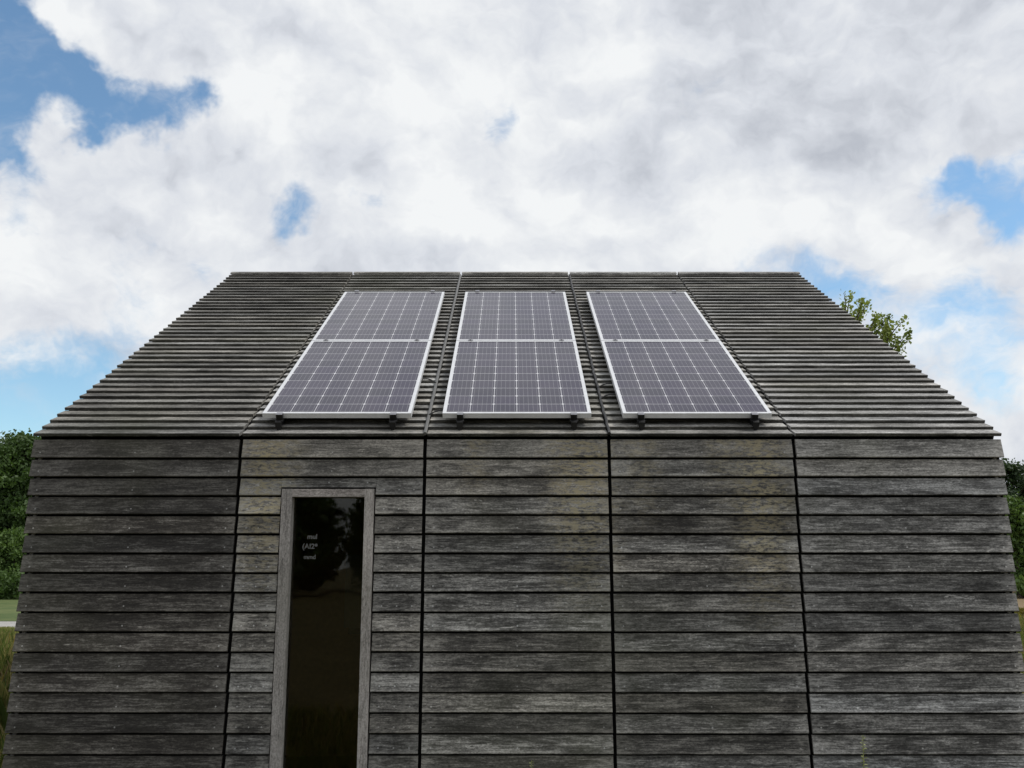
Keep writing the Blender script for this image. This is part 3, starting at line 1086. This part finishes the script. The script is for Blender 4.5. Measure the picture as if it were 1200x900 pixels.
def blobs(lst, warp_amt=0.12, seed=1.7):
    wv = nt.scale(nt.vmath('SUBTRACT', nt.noise(nt.vmath('ADD', D, (seed, 0, 0)), 8.0, 5, 0.66, col=True), (0.5, 0.5, 0.5)), warp_amt)
    Dw = nt.vmath('NORMALIZE', nt.vmath('ADD', D, wv))
    acc = None
    for (px, py, r, amt) in lst:
        d = view_dir(px, py)
        dist = nt.vmath('DISTANCE', Dw, tuple(d))
        g = nt.mr(dist, 1.12 * r / F_PX, 0.0, 0, amt, smooth=True)
        acc = g if acc is None else nt.math('ADD', acc, g)
    return acc


blue = blobs([(-5, 60, 105, 1), (15, 125, 85, 1), (45, 85, 60, .8), (105, 135, 62, .9), (160, 140, 52, .9), (210, 130, 50, .8), (240, 108, 38, .7),
              (0, 5, 80, .9), (0, 175, 50, .7), (95, 158, 40, .6),
              (318, 245, 38, .62), (350, 232, 40, .66), (425, 230, 32, .62), (585, 145, 36, .58), (150, 95, 30, .3),
              (1085, 218, 46, .60), (1128, 208, 46, .66), (1178, 212, 46, .60), (1150, 240, 38, .60), (1110, 192, 30, .5), (1205, 180, 30, .3),
              (870, 302, 45, .5), (930, 316, 55, .55), (985, 330, 52, .55),
              (20, 475, 120, .75), (100, 450, 85, .6), (190, 430, 65, .4), (160, 365, 50, .5), (230, 310, 32, .5), (20, 262, 50, .5), (-40, 480, 120, .7), (110, 395, 60, .3),
              (1178, 378, 70, .7), (1120, 350, 65, .5), (1145, 472, 70, .5), (1190, 480, 60, .5), (1185, 265, 50, .5), (1085, 400, 70, .5), (1010, 340, 60, .45), (270, 360, 60, .35), (500, 300, 60, .25), (140, 300, 50, .3)])
puff = blobs([(75, 135, 40, 1.0), (28, 150, 26, .5)], 0.07, 4.1)
blue = nt.math('MAXIMUM', nt.math('SUBTRACT', blue, puff), 0.0)
dens = nt.math('ADD', centred(nt, n0, 1.3), centred(nt, n_fine, 1.5))
dens = nt.math('ADD', dens, nt.math('MULTIPLY', nt.math('SUBTRACT', p0, 0.62), 0.9))
dens = nt.math('SUBTRACT', nt.math('ADD', dens, 0.76), nt.math('MULTIPLY', blue, 1.05))
cover = nt.mr(dens, -0.42, 0.50, 0.0, 1.0, smooth=True)
# a thin torn veil drifts across the gaps
veil = nt.noise(nt.vmath('MULTIPLY', nt.vmath('ADD', D, warp), (4.0, 4.0, 9.0)), 1.0, 6, 0.64)
cover = nt.math('MAXIMUM', cover, nt.mr(veil, 0.43, 0.78, 0.0, 0.80, smooth=True))

white = blobs([(340, 130, 70, .9), (290, 110, 50, .6), (470, 110, 110, .5), (560, 120, 90, .5), (700, 80, 90, .5), (760, 60, 80, .4), (505, 235, 70, .9), (560, 250, 60, .6),
               (820, 240, 70, .5), (870, 255, 80, .7), (960, 280, 70, .7), (1060, 285, 70, .5), (90, 40, 80, .35), (40, 210, 80, .5), (190, 330, 50, .6), (30, 310, 50, .4), (620, 290, 90, .5), (1090, 350, 70, .6), (1150, 430, 70, .5), (860, 130, 40, .4), (690, 150, 60, .3)], 0.12, 2.3)
grey = blobs([(960, 165, 110, .45), (1010, 60, 130, .35), (870, 25, 130, .45), (770, 140, 80, .65), (700, 175, 80, .45), (820, 205, 80, .35), (1000, 190, 80, .4), (730, 210, 90, .4), (1100, 110, 120, .3), (650, 30, 80, .3),
              (420, 190, 90, .4), (330, 190, 70, .3), (560, 190, 60, .3), (180, 250, 90, .2), (90, 340, 90, .2), (1120, 470, 60, .6), (1190, 480, 60, .5), (420, 290, 80, .2), (200, 80, 60, .3)], 0.16, 6.1)
relief = nt.math('ADD', nt.math('MULTIPLY', nt.math('SUBTRACT', n0, n1), 3.3), nt.math('MULTIPLY', nt.math('SUBTRACT', p0, p1), 1.35))
br = nt.math('ADD', nt.math('ADD', 0.63, relief), centred(nt, n_fine, 0.22))
br = nt.math('ADD', br, nt.math('MULTIPLY', nt.math('SUBTRACT', p0, 0.62), 0.5))
br = nt.math('ADD', br, nt.math('MULTIPLY', white, 0.42))
br = nt.math('SUBTRACT', br, nt.math('MULTIPLY', grey, 0.42))
cc = nt.mix(nt.mr(br, 0.0, 0.5), (0.500, 0.530, 0.590), (0.705, 0.735, 0.790))
cc = nt.mix(nt.mr(br, 0.5, 1.05), cc, (0.900, 0.918, 0.930))
bg_c = nt.n('ShaderNodeBackground')
nt.put(bg_c.inputs[0], cc); bg_c.inputs[1].default_value = 1.0
mx = nt.n('ShaderNodeMixShader')
nt.put(mx.inputs[0], cover); nt.put(mx.inputs[1], bg_sky.outputs[0]); nt.put(mx.inputs[2], bg_c.outputs[0])
wo = nt.n('ShaderNodeOutputWorld')
nt.put(wo.inputs[0], mx.outputs[0])
world.cycles.sampling_method = 'MANUAL'
world.cycles.sample_map_resolution = 512

# ------------------------------------------------------------------ sun behind thin cloud
sd = bpy.data.lights.new('sun', 'SUN')
sd.energy = 2.4
sd.angle = R(14)
sd.color = (1.0, 0.96, 0.90)
so = bpy.data.objects.new('sun', sd)
dirv = Vector((math.cos(SUN_EL) * math.sin(SUN_ROT), math.cos(SUN_EL) * math.cos(SUN_ROT), math.sin(SUN_EL)))
so.rotation_euler = dirv.to_track_quat('Z', 'Y').to_euler()
so.location = dirv * 60
COL.objects.link(so)

# ------------------------------------------------------------------ view
vs = scene.view_settings
vs.view_transform = 'Standard'
vs.look = 'None'
vs.exposure = 0.0
vs.gamma = 1.0
vs.use_curve_mapping = False
scene.render.film_transparent = False
scene.cycles.max_bounces = 6
scene.cycles.transparent_max_bounces = 8
